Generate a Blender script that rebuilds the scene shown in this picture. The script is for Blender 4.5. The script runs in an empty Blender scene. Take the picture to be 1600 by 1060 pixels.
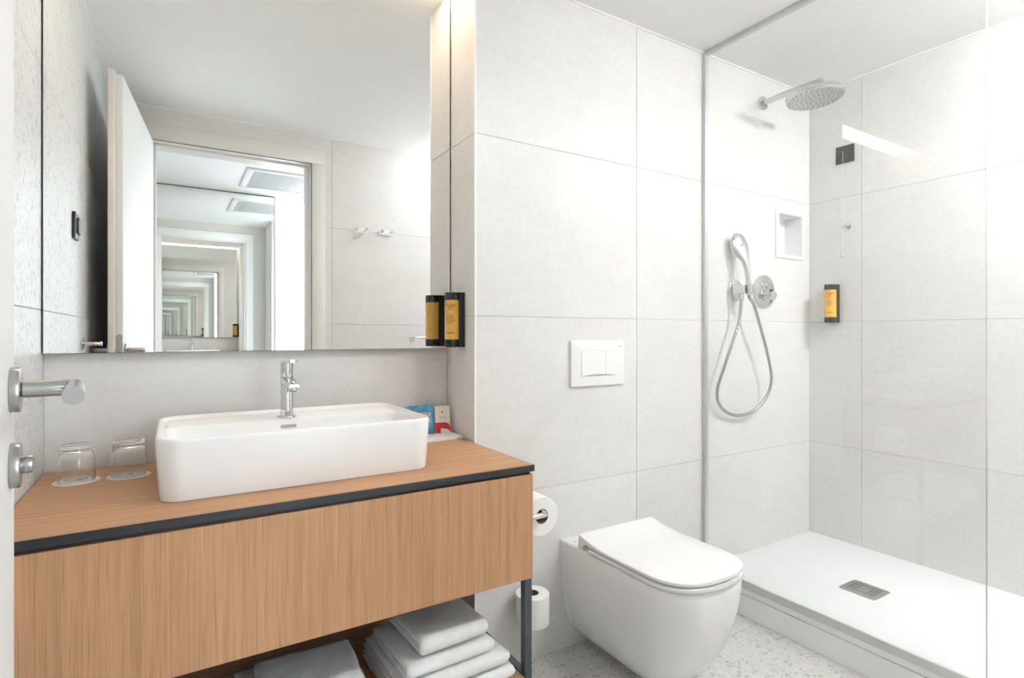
import bpy, bmesh, math, random
from mathutils import Vector, Matrix, noise

random.seed(7)
sc = bpy.context.scene
COL = sc.collection
PI = math.pi

# ------------------------------------------------------------------ camera
CAM_H = 1.131
cam_data = bpy.data.cameras.new('camera')
cam_data.sensor_fit = 'HORIZONTAL'
cam_data.sensor_width = 36.0
cam_data.lens = 36.0 * 864.0 / 1600.0
cam_data.shift_y = -8.0 / 1600.0
cam_data.clip_start = 0.02
cam = bpy.data.objects.new('camera', cam_data)
cam.location = (0, 0, CAM_H)
cam.rotation_euler = (PI / 2, 0, -math.atan2(532, 864))
COL.objects.link(cam)
sc.camera = cam

# ------------------------------------------------------------------ world, exposure, light path
world = bpy.data.worlds.new('world')
world.use_nodes = True
bg = world.node_tree.nodes['Background']
bg.inputs[0].default_value = (0.80, 0.88, 1.0, 1)
bg.inputs[1].default_value = 0.3
sc.world = world
sc.view_settings.view_transform = 'Standard'
sc.view_settings.look = 'None'
sc.view_settings.gamma = 1.0
sc.view_settings.use_curve_mapping = False
sc.view_settings.exposure = 0.72
cy = sc.cycles
cy.max_bounces = 20
cy.diffuse_bounces = 8
cy.glossy_bounces = 20
cy.transmission_bounces = 8
cy.use_light_tree = False
cy.use_adaptive_sampling = True
cy.adaptive_threshold = 0.05
cy.adaptive_min_samples = 16
cy.transparent_max_bounces = 24
cy.caustics_reflective = True
cy.caustics_refractive = True
cy.sample_clamp_indirect = 10.0
cy.use_denoising = True

E_MAIN, E_SHOWER, E_LED, E_WINDOW = 54.0, 96.0, 12.0, 4.5


def area_light(name, loc, rot, power, size, color=(1, 1, 1), shape='DISK', size_y=None, parent=None, spread=None):
    d = bpy.data.lights.new(name, 'AREA')
    d.shape = shape
    d.size = size
    if size_y:
        d.size_y = size_y
    d.energy = power
    d.color = color
    if spread:
        d.spread = spread
    o = bpy.data.objects.new(name, d)
    o.location = loc
    o.rotation_euler = rot
    COL.objects.link(o)
    if parent:
        o.parent = parent
    return o



# ------------------------------------------------------------------ node helpers and materials
def new_mat(name):
    m = bpy.data.materials.new(name)
    m.use_nodes = True
    nt = m.node_tree
    nt.nodes.clear()
    out = nt.nodes.new('ShaderNodeOutputMaterial')
    return m, nt, out


def N(nt, typ, **kw):
    n = nt.nodes.new('ShaderNode' + typ)
    for k, v in kw.items():
        if k in n.inputs.keys():
            n.inputs[k].default_value = v
        else:
            setattr(n, k, v)
    return n


def ramp(nt, fac, stops, interp='LINEAR'):
    r = nt.nodes.new('ShaderNodeValToRGB')
    r.color_ramp.interpolation = interp
    el = r.color_ramp.elements
    while len(el) < len(stops):
        el.new(0.5)
    for e, (p, c) in zip(el, stops):
        e.position = p
        e.color = (c[0], c[1], c[2], 1) if not isinstance(c, float) else (c, c, c, 1)
    nt.links.new(fac, r.inputs[0])
    return r.outputs[0]


def mixc(nt, fac, a, b, mode='MIX'):
    m = nt.nodes.new('ShaderNodeMix')
    m.data_type = 'RGBA'
    m.blend_type = mode
    for sock, v in ((m.inputs[0], fac), (m.inputs[6], a), (m.inputs[7], b)):
        if hasattr(v, 'is_linked') or hasattr(v, 'links'):
            nt.links.new(v, sock)
        elif isinstance(v, (int, float)):
            sock.default_value = v
        else:
            sock.default_value = (v[0], v[1], v[2], 1)
    return m.outputs[2]


def math_n(nt, op, a, b=None):
    m = nt.nodes.new('ShaderNodeMath')
    m.operation = op
    for i, v in enumerate((a, b)):
        if v is None:
            continue
        if isinstance(v, (int, float)):
            m.inputs[i].default_value = v
        else:
            nt.links.new(v, m.inputs[i])
    return m.outputs[0]


def principled(nt, out, color=None, rough=0.5, metal=0.0, spec=0.5, **kw):
    p = nt.nodes.new('ShaderNodeBsdfPrincipled')
    if color is not None:
        if isinstance(color, tuple):
            p.inputs['Base Color'].default_value = (*color, 1)
        else:
            nt.links.new(color, p.inputs['Base Color'])
    if isinstance(rough, (int, float)):
        p.inputs['Roughness'].default_value = rough
    else:
        nt.links.new(rough, p.inputs['Roughness'])
    p.inputs['Metallic'].default_value = metal
    p.inputs['Specular IOR Level'].default_value = spec
    for k, v in kw.items():
        p.inputs[k].default_value = v
    nt.links.new(p.outputs[0], out.inputs[0])
    return p


def coords(nt, scale=(1, 1, 1), rand=True):
    tc = nt.nodes.new('ShaderNodeTexCoord')
    src = tc.outputs['Object']
    if rand:
        oi = nt.nodes.new('ShaderNodeObjectInfo')
        mul = nt.nodes.new('ShaderNodeVectorMath')
        mul.operation = 'MULTIPLY_ADD'
        comb = nt.nodes.new('ShaderNodeCombineXYZ')
        for i in range(3):
            nt.links.new(oi.outputs['Random'], comb.inputs[i])
        nt.links.new(comb.outputs[0], mul.inputs[0])
        mul.inputs[1].default_value = (37.1, 51.7, 23.3)
        nt.links.new(src, mul.inputs[2])
        src = mul.outputs[0]
    mp = nt.nodes.new('ShaderNodeMapping')
    mp.inputs['Scale'].default_value = scale
    nt.links.new(src, mp.inputs['Vector'])
    return mp.outputs[0]


def noise_t(nt, vec, scale, detail=4, rough=0.55, dist=0.0):
    n = nt.nodes.new('ShaderNodeTexNoise')
    n.inputs['Scale'].default_value = scale
    n.inputs['Detail'].default_value = detail
    n.inputs['Roughness'].default_value = rough
    n.inputs['Distortion'].default_value = dist
    nt.links.new(vec, n.inputs['Vector'])
    return n.outputs['Fac']


def bump(nt, p, height, strength=0.2, dist=0.001):
    b = nt.nodes.new('ShaderNodeBump')
    b.inputs['Strength'].default_value = strength
    b.inputs['Distance'].default_value = dist
    nt.links.new(height, b.inputs['Height'])
    nt.links.new(b.outputs[0], p.inputs['Normal'])


def mat_plain(name, color, rough=0.5, metal=0.0, spec=0.5, var=0.03, scale=30.0, **kw):
    m, nt, out = new_mat(name)
    v = coords(nt)
    n = noise_t(nt, v, scale)
    lo = tuple(c * (1 - var) for c in color)
    hi = tuple(min(1, c * (1 + var)) for c in color)
    c = ramp(nt, n, [(0.3, lo), (0.7, hi)])
    principled(nt, out, c, rough, metal, spec, **kw)
    return m


def mat_tile():
    m, nt, out = new_mat('stoneware_tile')
    v = coords(nt)
    big = noise_t(nt, v, 2.2, 6, 0.6, 0.6)
    fine = noise_t(nt, v, 60, 3, 0.6)
    streak = noise_t(nt, coords(nt, (3, 3, 14)), 2.0, 5, 0.6, 0.4)
    c = ramp(nt, big, [(0.30, (0.685, 0.673, 0.655)), (0.55, (0.740, 0.732, 0.719)), (0.75, (0.77, 0.764, 0.753))])
    c = mixc(nt, 0.25, c, ramp(nt, streak, [(0.35, (0.70, 0.685, 0.665)), (0.7, (0.80, 0.79, 0.78))]))
    c = mixc(nt, 0.10, c, ramp(nt, fine, [(0.3, (0.5, 0.49, 0.48)), (0.7, (0.85, 0.84, 0.83))]))
    r = ramp(nt, big, [(0.3, 0.42), (0.8, 0.34)])
    principled(nt, out, c, r, 0, 0.4)
    return m


def mat_terrazzo(name, base, chip=1.0):
    m, nt, out = new_mat(name)
    v = coords(nt, rand=True)
    # warp for irregular chips
    nz = nt.nodes.new('ShaderNodeTexNoise')
    nz.inputs['Scale'].default_value = 45
    nt.links.new(v, nz.inputs['Vector'])
    wa = nt.nodes.new('ShaderNodeVectorMath')
    wa.operation = 'MULTIPLY_ADD'
    nt.links.new(nz.outputs['Color'], wa.inputs[0])
    wa.inputs[1].default_value = (0.018, 0.018, 0.018)
    nt.links.new(v, wa.inputs[2])
    vec = wa.outputs[0]
    col = ramp(nt, noise_t(nt, v, 8, 4), [(0.3, tuple(x * 0.97 for x in base)), (0.7, tuple(min(1, x * 1.03) for x in base))])
    chips = [(120, 0.55, 0.10, [(0.0, (0.62, 0.61, 0.58)), (0.4, (0.70, 0.70, 0.69)), (0.62, (0.46, 0.455, 0.44)), (0.9, (0.70, 0.66, 0.58))]),
             (58, 0.70, 0.14, [(0.0, (0.50, 0.50, 0.49)), (0.35, (0.70, 0.70, 0.69)), (0.5, (0.40, 0.40, 0.39)), (0.85, (0.62, 0.56, 0.47))]),
             (30, 0.86, 0.22, [(0.0, (0.55, 0.53, 0.50)), (0.4, (0.66, 0.65, 0.63)), (0.75, (0.48, 0.47, 0.45))])]
    for s, thr, edge, stops in chips:
        vo = nt.nodes.new('ShaderNodeTexVoronoi')
        vo.inputs['Scale'].default_value = s
        nt.links.new(vec, vo.inputs['Vector'])
        ve = nt.nodes.new('ShaderNodeTexVoronoi')
        ve.feature = 'DISTANCE_TO_EDGE'
        ve.inputs['Scale'].default_value = s
        nt.links.new(vec, ve.inputs['Vector'])
        sep = nt.nodes.new('ShaderNodeSeparateColor')
        nt.links.new(vo.outputs['Color'], sep.inputs[0])
        on = math_n(nt, 'GREATER_THAN', sep.outputs[0], thr)
        inside = math_n(nt, 'GREATER_THAN', ve.outputs['Distance'], edge)
        mask = math_n(nt, 'MULTIPLY', on, inside)
        cc = ramp(nt, sep.outputs[1], stops, 'CONSTANT')
        col = mixc(nt, math_n(nt, 'MULTIPLY', mask, chip), col, cc)
    principled(nt, out, col, 0.38, 0, 0.4)
    return m


def mat_wood(name, axis, tone=1.0):
    """oak veneer, grain running along the given axis ('x' or 'z')"""
    m, nt, out = new_mat(name)
    def sc3(al, ac):
        return (al, ac, ac) if axis == 'x' else (ac, ac, al)
    warp = coords(nt, sc3(0.55, 2.6), rand=False)
    w = nt.nodes.new('ShaderNodeTexWave')
    w.bands_direction = 'X' if axis == 'z' else 'Y'
    w.inputs['Scale'].default_value = 4.2
    w.inputs['Distortion'].default_value = 7.0
    w.inputs['Detail'].default_value = 3.0
    w.inputs['Detail Scale'].default_value = 0.7
    nt.links.new(warp, w.inputs['Vector'])
    streak = noise_t(nt, coords(nt, sc3(1.3, 46), rand=False), 1.0, 9, 0.74, 0.25)
    fine = noise_t(nt, coords(nt, sc3(5.0, 330), rand=False), 1.0, 3, 0.6)
    pores = noise_t(nt, coords(nt, sc3(6.0, 480), rand=False), 1.0, 2, 0.5)
    broad = noise_t(nt, coords(nt, sc3(0.5, 7), rand=False), 1.0, 3, 0.5, 0.5)
    t = tone
    def col(k):
        return (0.480 * t * k, 0.268 * t * k ** 1.12, 0.143 * t * k ** 1.25)
    c = ramp(nt, streak, [(0.36, col(0.66)), (0.5, col(1.0)), (0.64, col(1.2))])
    c = mixc(nt, 0.30, c, ramp(nt, w.outputs['Fac'], [(0.05, col(0.70)), (0.35, col(1.02)), (0.9, col(1.16))]))
    c = mixc(nt, 0.30, c, ramp(nt, broad, [(0.3, col(0.84)), (0.7, col(1.22))]))
    c = mixc(nt, 0.35, c, ramp(nt, fine, [(0.35, col(0.76)), (0.62, col(1.18))]))
    dark = ramp(nt, pores, [(0.33, 1.0), (0.43, 0.0)])
    c = mixc(nt, math_n(nt, 'MULTIPLY', dark, 0.45), c, col(0.5))
    p = principled(nt, out, c, 0.5, 0, 0.35)
    bump(nt, p, streak, 0.08, 0.0006)
    return m


def mat_metal(name, color, rough, aniso=None):
    m, nt, out = new_mat(name)
    if aniso:
        v = coords(nt, aniso)
        n = noise_t(nt, v, 40, 3)
        r = ramp(nt, n, [(0.3, rough * 0.8), (0.7, rough * 1.25)])
        c = ramp(nt, n, [(0.3, tuple(x * 0.92 for x in color)), (0.7, color)])
        principled(nt, out, c, r, 1.0)
    else:
        principled(nt, out, color, rough, 1.0)
    return m


def mat_thin_glass(name, tint, f0=0.04):
    """clear pane: straight-through transparency with a Schlick reflection"""
    m, nt, out = new_mat(name)
    g = nt.nodes.new('ShaderNodeNewGeometry')
    d = nt.nodes.new('ShaderNodeVectorMath')
    d.operation = 'DOT_PRODUCT'
    nt.links.new(g.outputs['Normal'], d.inputs[0])
    nt.links.new(g.outputs['Incoming'], d.inputs[1])
    c = math_n(nt, 'ABSOLUTE', d.outputs['Value'])
    k = math_n(nt, 'POWER', math_n(nt, 'SUBTRACT', 1.0, c), 5.0)
    f = math_n(nt, 'ADD', math_n(nt, 'MULTIPLY', k, 1 - f0), f0)
    t = N(nt, 'BsdfTransparent', Color=(*tint, 1))
    r = N(nt, 'BsdfGlossy', Roughness=0.0)
    mx = nt.nodes.new('ShaderNodeMixShader')
    nt.links.new(f, mx.inputs[0])
    nt.links.new(t.outputs[0], mx.inputs[1])
    nt.links.new(r.outputs[0], mx.inputs[2])
    nt.links.new(mx.outputs[0], out.inputs[0])
    return m


def mat_emit(name, color, strength):
    m, nt, out = new_mat(name)
    e = N(nt, 'Emission', Color=(*color, 1), Strength=strength)
    nt.links.new(e.outputs[0], out.inputs[0])
    return m


def mat_towel():
    m, nt, out = new_mat('terry_cotton')
    v = coords(nt)
    n = noise_t(nt, v, 420, 2, 0.6)
    n2 = noise_t(nt, v, 60, 3)
    c = ramp(nt, n2, [(0.3, (0.80, 0.80, 0.795)), (0.7, (0.87, 0.87, 0.87))])
    p = principled(nt, out, c, 0.95, 0, 0.1)
    p.inputs['Sheen Weight'].default_value = 0.3
    bump(nt, p, n, 0.6, 0.0025)
    return m


M = {}
M['tile'] = mat_tile()
M['terrazzo_floor'] = mat_terrazzo('terrazzo_floor', (0.62, 0.618, 0.61), 0.85)
M['terrazzo_wall'] = mat_terrazzo('terrazzo_wall', (0.645, 0.665, 0.680), 0.6)
M['grout'] = mat_plain('grout', (0.56, 0.55, 0.54), 0.9, spec=0.1)
M['paint'] = mat_plain('ceiling_paint', (0.87, 0.87, 0.865), 0.9, spec=0.15, var=0.01)
M['hall_paint'] = mat_plain('hall_paint', (0.84, 0.835, 0.82), 0.85, spec=0.15, var=0.01)
M['hall_tile'] = mat_plain('hall_warm_paint', (0.60, 0.57, 0.52), 0.8, spec=0.15, var=0.01)
M['caulk'] = mat_plain('white_caulk', (0.88, 0.88, 0.87), 0.6, var=0.01)
M['lacquer'] = mat_plain('white_lacquer', (0.77, 0.785, 0.795), 0.55, var=0.01)
M['casing'] = mat_plain('cream_lacquer', (0.76, 0.75, 0.72), 0.4, var=0.01)
M['ceramic'] = mat_plain('white_ceramic', (0.85, 0.85, 0.848), 0.22, spec=0.4, var=0.005, scale=5)
M['toilet_seat'] = mat_plain('white_thermoset', (0.82, 0.82, 0.82), 0.18, var=0.005, scale=5)
M['acrylic'] = mat_plain('white_resin', (0.84, 0.85, 0.855), 0.45, var=0.01, scale=300)
M['plastic_white'] = mat_plain('white_plastic', (0.86, 0.86, 0.86), 0.3, var=0.005)
M['oak_z'] = mat_wood('oak_vertical', 'z')
M['oak_x'] = mat_wood('oak_lengthwise', 'x')
M['black_edge'] = mat_plain('black_edging', (0.028, 0.028, 0.030), 0.45, var=0.15)
M['graphite'] = mat_plain('graphite_steel', (0.065, 0.075, 0.085), 0.4, metal=0.3, var=0.08)
M['chrome'] = mat_metal('chrome', (0.70, 0.71, 0.72), 0.04)
M['satin'] = mat_metal('brushed_steel', (0.46, 0.455, 0.44), 0.28, (6, 200, 200))
M['alu'] = mat_metal('aluminium_profile', (0.68, 0.69, 0.69), 0.42, (200, 200, 4))
M['hose'] = mat_metal('hose_metal', (0.46, 0.47, 0.48), 0.25)
M['drain_steel'] = mat_metal('drain_steel', (0.52, 0.51, 0.48), 0.38, (10, 200, 10))
M['mirror'] = mat_metal('mirror_silver', (0.93, 0.94, 0.93), 0.0)
M['mirror_edge'] = mat_plain('mirror_edge', (0.10, 0.11, 0.11), 0.3)
M['screen_glass'] = mat_thin_glass('screen_glass', (0.985, 0.992, 0.99))
M['glass_edge'] = mat_plain('glass_edge', (0.42, 0.50, 0.50), 0.15, var=0.02)
M['dark_plastic'] = mat_plain('black_plastic', (0.020, 0.018, 0.017), 0.22, var=0.1)
M['switch_dark'] = mat_plain('anthracite_switch', (0.035, 0.037, 0.040), 0.35, var=0.1)
M['amber'] = mat_plain('amber_gel', (0.70, 0.39, 0.075), 0.2, var=0.05)
M['amber_print'] = mat_plain('amber_print', (0.11, 0.05, 0.02), 0.4)
M['paper'] = mat_plain('tissue_paper', (0.86, 0.86, 0.85), 0.95, spec=0.05, var=0.02, scale=200)
M['core'] = mat_plain('cardboard_core', (0.27, 0.19, 0.13), 0.9, spec=0.1)
M['card_white'] = mat_plain('card_white', (0.80, 0.77, 0.72), 0.6, var=0.01)
M['card_red'] = mat_plain('card_red', (0.55, 0.014, 0.020), 0.5)
M['card_orange'] = mat_plain('print_orange', (0.55, 0.20, 0.06), 0.6)
M['card_back'] = mat_plain('card_wood', (0.42, 0.24, 0.12), 0.6)
M['print_white'] = mat_plain('print_white', (0.82, 0.82, 0.80), 0.6, var=0.01)
M['print_grey'] = mat_plain('print_grey', (0.45, 0.46, 0.47), 0.6)
M['print_blue'] = mat_plain('print_dark_blue', (0.075, 0.19, 0.31), 0.55)
M['towel'] = mat_towel()
M['nozzle'] = mat_plain('rubber_nozzle', (0.22, 0.24, 0.25), 0.5)
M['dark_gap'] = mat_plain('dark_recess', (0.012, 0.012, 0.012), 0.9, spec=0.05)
M['cord'] = mat_plain('white_cord', (0.80, 0.80, 0.79), 0.7)
M['hall_floor'] = mat_plain('hall_stone_floor', (0.70, 0.69, 0.67), 0.5, var=0.06, scale=6)


def mat_blue_card():
    m, nt, out = new_mat('card_blue')
    n = noise_t(nt, coords(nt, (1, 1, 1.6)), 24, 3, 0.5, 1.5)
    c = ramp(nt, n, [(0.50, (0.045, 0.36, 0.64)), (0.56, (0.07, 0.20, 0.33))])
    principled(nt, out, c, 0.45)
    return m


M['card_blue'] = mat_blue_card()


def mat_tumbler():
    m, nt, out = new_mat('tumbler_glass')
    g = N(nt, 'BsdfGlass', Color=(0.985, 0.99, 0.985, 1), Roughness=0.0, IOR=1.48)
    nt.links.new(g.outputs[0], out.inputs[0])
    return m


M['tumbler'] = mat_tumbler()

# ------------------------------------------------------------------ mesh helpers
class MB:
    def __init__(self):
        self.v, self.f = [], []

    def add(self, verts, faces, mx=None):
        b = len(self.v)
        self.v += [tuple(mx @ Vector(p)) if mx else tuple(p) for p in verts]
        self.f += [tuple(b + i for i in f) for f in faces]
        return self

    def box(self, x0, x1, y0, y1, z0, z1, bev=0.0, seg=2, mx=None):
        bm = bmesh.new()
        bmesh.ops.create_cube(bm, size=1.0)
        for v in bm.verts:
            v.co = Vector(((x0 + x1) / 2 + v.co.x * (x1 - x0), (y0 + y1) / 2 + v.co.y * (y1 - y0), (z0 + z1) / 2 + v.co.z * (z1 - z0)))
        if bev > 0:
            bmesh.ops.bevel(bm, geom=bm.edges[:] + bm.verts[:], offset=bev, segments=seg, profile=0.5, affect='EDGES')
        bm.verts.index_update()
        vs = [v.co.copy() for v in bm.verts]
        fs = [[v.index for v in f.verts] for f in bm.faces]
        bm.free()
        return self.add(vs, fs, mx)

    def loft(self, rings, cap0=True, cap1=True, closed=True, mx=None):
        n = len(rings[0])
        vs = [p for r in rings for p in r]
        fs = []
        for i in range(len(rings) - 1):
            for j in range(n if closed else n - 1):
                k = (j + 1) % n
                fs.append((i * n + j, i * n + k, (i + 1) * n + k, (i + 1) * n + j))
        if cap0:
            fs.append(tuple(reversed(range(n))))
        if cap1:
            fs.append(tuple((len(rings) - 1) * n + j for j in range(n)))
        return self.add(vs, fs, mx)

    def lathe(self, prof, n=32, mx=None, cap0=True, cap1=True):
        rings = [[(r * math.cos(2 * PI * j / n), r * math.sin(2 * PI * j / n), z) for j in range(n)] for r, z in prof]
        return self.loft(rings, cap0, cap1, mx=mx)

    def cyl(self, p0, p1, r, n=24, bev=0.0, r1=None):
        p0, p1 = Vector(p0), Vector(p1)
        ax = p1 - p0
        L = ax.length
        mx = Matrix.Translation(p0) @ ax.to_track_quat('Z', 'Y').to_matrix().to_4x4()
        r1 = r if r1 is None else r1
        if bev > 0:
            prof = [(r - bev, 0), (r - bev * 0.3, bev * 0.3), (r, bev), (r1, L - bev), (r1 - bev * 0.3, L - bev * 0.3), (r1 - bev, L)]
        else:
            prof = [(r, 0), (r1, L)]
        return self.lathe(prof, n, mx)

    def tube(self, path, r, n=12, cap=True, rr=None):
        path = [Vector(p) for p in path]
        rings = []
        prev = None
        for i, p in enumerate(path):
            t = (path[min(i + 1, len(path) - 1)] - path[max(i - 1, 0)]).normalized()
            if prev is None:
                a = t.orthogonal().normalized()
            else:
                a = (prev - t * prev.dot(t)).normalized()
            prev = a
            b = t.cross(a)
            rad = rr[i] if rr else r
            rings.append([p + a * rad * math.cos(2 * PI * j / n) + b * rad * math.sin(2 * PI * j / n) for j in range(n)])
        return self.loft(rings, cap, cap)

    def build(self, name, mat, parent=None, smooth=40, loc=None, rot=None, label=None):
        me = bpy.data.meshes.new(name)
        me.from_pydata(self.v, [], self.f)
        bm = bmesh.new()
        bm.from_mesh(me)
        bmesh.ops.recalc_face_normals(bm, faces=bm.faces[:])
        bm.to_mesh(me)
        bm.free()
        if smooth:
            me.shade_smooth()
            me.set_sharp_from_angle(angle=math.radians(smooth))
        me.materials.append(M[mat] if isinstance(mat, str) else mat)
        o = bpy.data.objects.new(name, me)
        COL.objects.link(o)
        if parent is not None:
            o.parent = parent
        if loc is not None:
            o.location = loc
        if rot is not None:
            o.rotation_euler = rot
        if label:
            o['label'] = label
        return o


def rrect(x0, x1, y0, y1, rad, z=0.0, k=6):
    """rounded rectangle ring; rad = one radius or (x0y0, x1y0, x1y1, x0y1)"""
    if isinstance(rad, (int, float)):
        rad = (rad,) * 4
    c = [(x0, y0, PI, 1.5 * PI, rad[0], 1, 1), (x1, y0, 1.5 * PI, 2 * PI, rad[1], -1, 1), (x1, y1, 0, PI / 2, rad[2], -1, -1), (x0, y1, PI / 2, PI, rad[3], 1, -1)]
    pts = []
    for cx, cy_, a0, a1, r, sx, sy in c:
        for i in range(k + 1):
            a = a0 + (a1 - a0) * i / k
            pts.append((cx + sx * r + r * math.cos(a), cy_ + sy * r + r * math.sin(a), z))
    return pts


def tag(o, label=None, cat=None, group=None, kind=None):
    if label:
        o['label'] = label
    if cat:
        o['category'] = cat
    if group:
        o['group'] = group
    if kind:
        o['kind'] = kind
    return o


def thing(name, label, cat, loc=(0, 0, 0), rotz=0.0, group=None):
    o = bpy.data.objects.new(name, None)
    o.empty_display_size = 0.05
    o.location = loc
    o.rotation_euler = (0, 0, rotz)
    COL.objects.link(o)
    return tag(o, label, cat, group)


def struct(name, loc=(0, 0, 0), rotz=0.0, label=None):
    o = bpy.data.objects.new(name, None)
    o.empty_display_size = 0.05
    o.location = loc
    o.rotation_euler = (0, 0, rotz)
    COL.objects.link(o)
    o['kind'] = 'structure'
    if label:
        o['label'] = label
    return o


def catmull(pts, n=10):
    pts = [Vector(p) for p in pts]
    P = [2 * pts[0] - pts[1]] + pts + [2 * pts[-1] - pts[-2]]
    out = []
    for i in range(1, len(P) - 2):
        for j in range(n):
            t = j / n
            a, b, c, d = P[i - 1], P[i], P[i + 1], P[i + 2]
            out.append(0.5 * (2 * b + (c - a) * t + (2 * a - 5 * b + 4 * c - d) * t * t + (3 * b - a - 3 * c + d) * t ** 3))
    out.append(pts[-1])
    return out


def slab(mb, axes, rect, n0, n1, holes=()):
    """slab with rectangular holes; axes maps (a, b, n) -> xyz"""
    a0, a1, b0, b1 = rect
    As = sorted({a0, a1} | {h[i] for h in holes for i in (0, 1) if a0 < h[i] < a1})
    Bs = sorted({b0, b1} | {h[i] for h in holes for i in (2, 3) if b0 < h[i] < b1})
    inc = {}
    for i in range(len(As) - 1):
        for j in range(len(Bs) - 1):
            ca, cb = (As[i] + As[i + 1]) / 2, (Bs[j] + Bs[j + 1]) / 2
            inc[i, j] = not any(h[0] < ca < h[1] and h[2] < cb < h[3] for h in holes)
    vid, vs, fs = {}, [], []

    def V(i, j, k):
        key = (i, j, k)
        if key not in vid:
            vid[key] = len(vs)
            vs.append(axes(As[i], Bs[j], n1 if k else n0))
        return vid[key]
    for (i, j), ok in inc.items():
        if not ok:
            continue
        fs.append((V(i, j, 1), V(i + 1, j, 1), V(i + 1, j + 1, 1), V(i, j + 1, 1)))
        fs.append((V(i, j, 0), V(i, j + 1, 0), V(i + 1, j + 1, 0), V(i + 1, j, 0)))
        for (di, dj, p, q) in ((-1, 0, (i, j), (i, j + 1)), (1, 0, (i + 1, j), (i + 1, j + 1)), (0, -1, (i, j), (i + 1, j)), (0, 1, (i, j + 1), (i + 1, j + 1))):
            if not inc.get((i + di, j + dj), False):
                fs.append((V(*p, 0), V(*q, 0), V(*q, 1), V(*p, 1)))
    return mb.add(vs, fs)


TT = 0.0025      # tile thickness proud of the bedding
GAP = 0.0009    # half joint


def tiled_wall(name, axes, rect, a_joints, b_joints, back, tile_mat='tile', holes=(), label=None, base=None):
    """base slab (bedding, from 'back' up to -TT) + one object for each tile; n=0 is the finished face"""
    root_mb = slab(MB(), axes, base or rect, back, -TT, holes)
    root = root_mb.build(name, 'grout', smooth=0)
    root['kind'] = 'structure'
    if label:
        root['label'] = label
    A = [rect[0]] + [a for a in a_joints if rect[0] < a < rect[1]] + [rect[1]]
    B = [rect[2]] + [b for b in b_joints if rect[2] < b < rect[3]] + [rect[3]]
    for i in range(len(A) - 1):
        for j in range(len(B) - 1):
            a0, a1 = A[i] + GAP * (i > 0), A[i + 1] - GAP * (i < len(A) - 2)
            b0, b1 = B[j] + GAP * (j > 0), B[j + 1] - GAP * (j < len(B) - 2)
            ca, cb = (a0 + a1) / 2, (b0 + b1) / 2
            hs = [h for h in holes if h[0] < a1 and h[1] > a0 and h[2] < b1 and h[3] > b0]
            if any(h[0] <= a0 and h[1] >= a1 and h[2] <= b0 and h[3] >= b1 for h in hs):
                continue
            mb = MB()
            c = Vector(axes(ca, cb, 0))
            loc = lambda a, b, n: tuple(Vector(axes(a, b, n)) - c)
            if hs:
                slab(mb, loc, (a0, a1, b0, b1), -TT + 0.0002, 0, hs)
            else:
                e = 0.0007
                r0 = [(a0, b0), (a1, b0), (a1, b1), (a0, b1)]
                r1 = [(a0 + e, b0 + e), (a1 - e, b0 + e), (a1 - e, b1 - e), (a0 + e, b1 - e)]
                mb.loft([[loc(a, b, -TT + 0.0002) for a, b in r0], [loc(a, b, -e) for a, b in r0], [loc(a, b, 0) for a, b in r1]])
            mb.build('tile', tile_mat, root, smooth=0, loc=c)
    return root


def text_mesh(body, size, align='CENTER'):
    cu = bpy.data.curves.new('lettering', 'FONT')
    cu.body = body
    cu.size = size
    cu.align_x = align
    cu.align_y = 'CENTER'
    cu.resolution_u = 3
    ob = bpy.data.objects.new('lettering', cu)
    COL.objects.link(ob)
    bpy.context.view_layer.update()
    me = bpy.data.meshes.new_from_object(ob)
    vs = [v.co.copy() for v in me.vertices]
    fs = [tuple(p.vertices) for p in me.polygons]
    bpy.data.objects.remove(ob)
    bpy.data.meshes.remove(me)
    return vs, fs


# ------------------------------------------------------------------ room dimensions (metres)
WB = 1.597      # toilet and shower wall
WN = 1.808      # back of the vanity alcove
MIR = 1.776     # mirror face
XL, XBOX, XR = -0.275, 0.841, 2.755
YF, YFH = 0.05, -0.10
CEIL = 2.343
YH = -1.75      # far wall of the hall
ZJ = [0.590, 1.190, 1.787]
XG = 1.954      # shower screen

# ------------------------------------------------------------------ structure: bathroom
# floor with terrazzo tiles
tiled_wall('floor', lambda a, b, n: (a, b, n), (XL, XR, YF, WN), [0.74, 1.94], [0.734, 1.334], -0.06, 'terrazzo_floor')
mb = MB().box(XL - 0.15, XR + 0.15, YFH, WN + 0.1, CEIL, CEIL + 0.08)
tag(mb.build('ceiling', 'paint', smooth=0), kind='structure')
NX0, NX1, NZ0, NZ1 = 2.488, 2.681, 1.515, 1.715
tiled_wall('wall_back', lambda a, b, n: (a, WB - n, b), (XBOX, XR, 0, CEIL), [1.560], ZJ, -0.09, 'tile', [(NX0, NX1, NZ0, NZ1)], base=(XBOX + 0.051, XR + 0.1, 0, CEIL))
tiled_wall('wall_alcove_side', lambda a, b, n: (XBOX - n, a, b), (WB + TT, WN, 0, CEIL), [], ZJ, -0.05, 'tile', base=(WB + TT, WN + 0.05, 0, CEIL))
tiled_wall('wall_alcove_back', lambda a, b, n: (a, WN - n, b), (XL, XBOX, 0, CEIL), [], ZJ, -0.09, 'tile', base=(XL - 0.1, XBOX + 0.05, 0, CEIL))
tiled_wall('wall_left', lambda a, b, n: (XL + n, a, b), (YF, WN, 0, CEIL), [0.62], ZJ, -0.1, 'terrazzo_wall', base=(YF - 0.1, WN + 0.05, 0, CEIL))
tiled_wall('wall_right', lambda a, b, n: (XR - n, a, b), (YF, WB, 0, CEIL), [0.148, 1.348], ZJ, -0.1, 'tile', base=(YF - 0.1, WB + 0.05, 0, CEIL))
DX0, DX1, DZ = -0.115, 0.757, 2.19          # hole in the front wall
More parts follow.
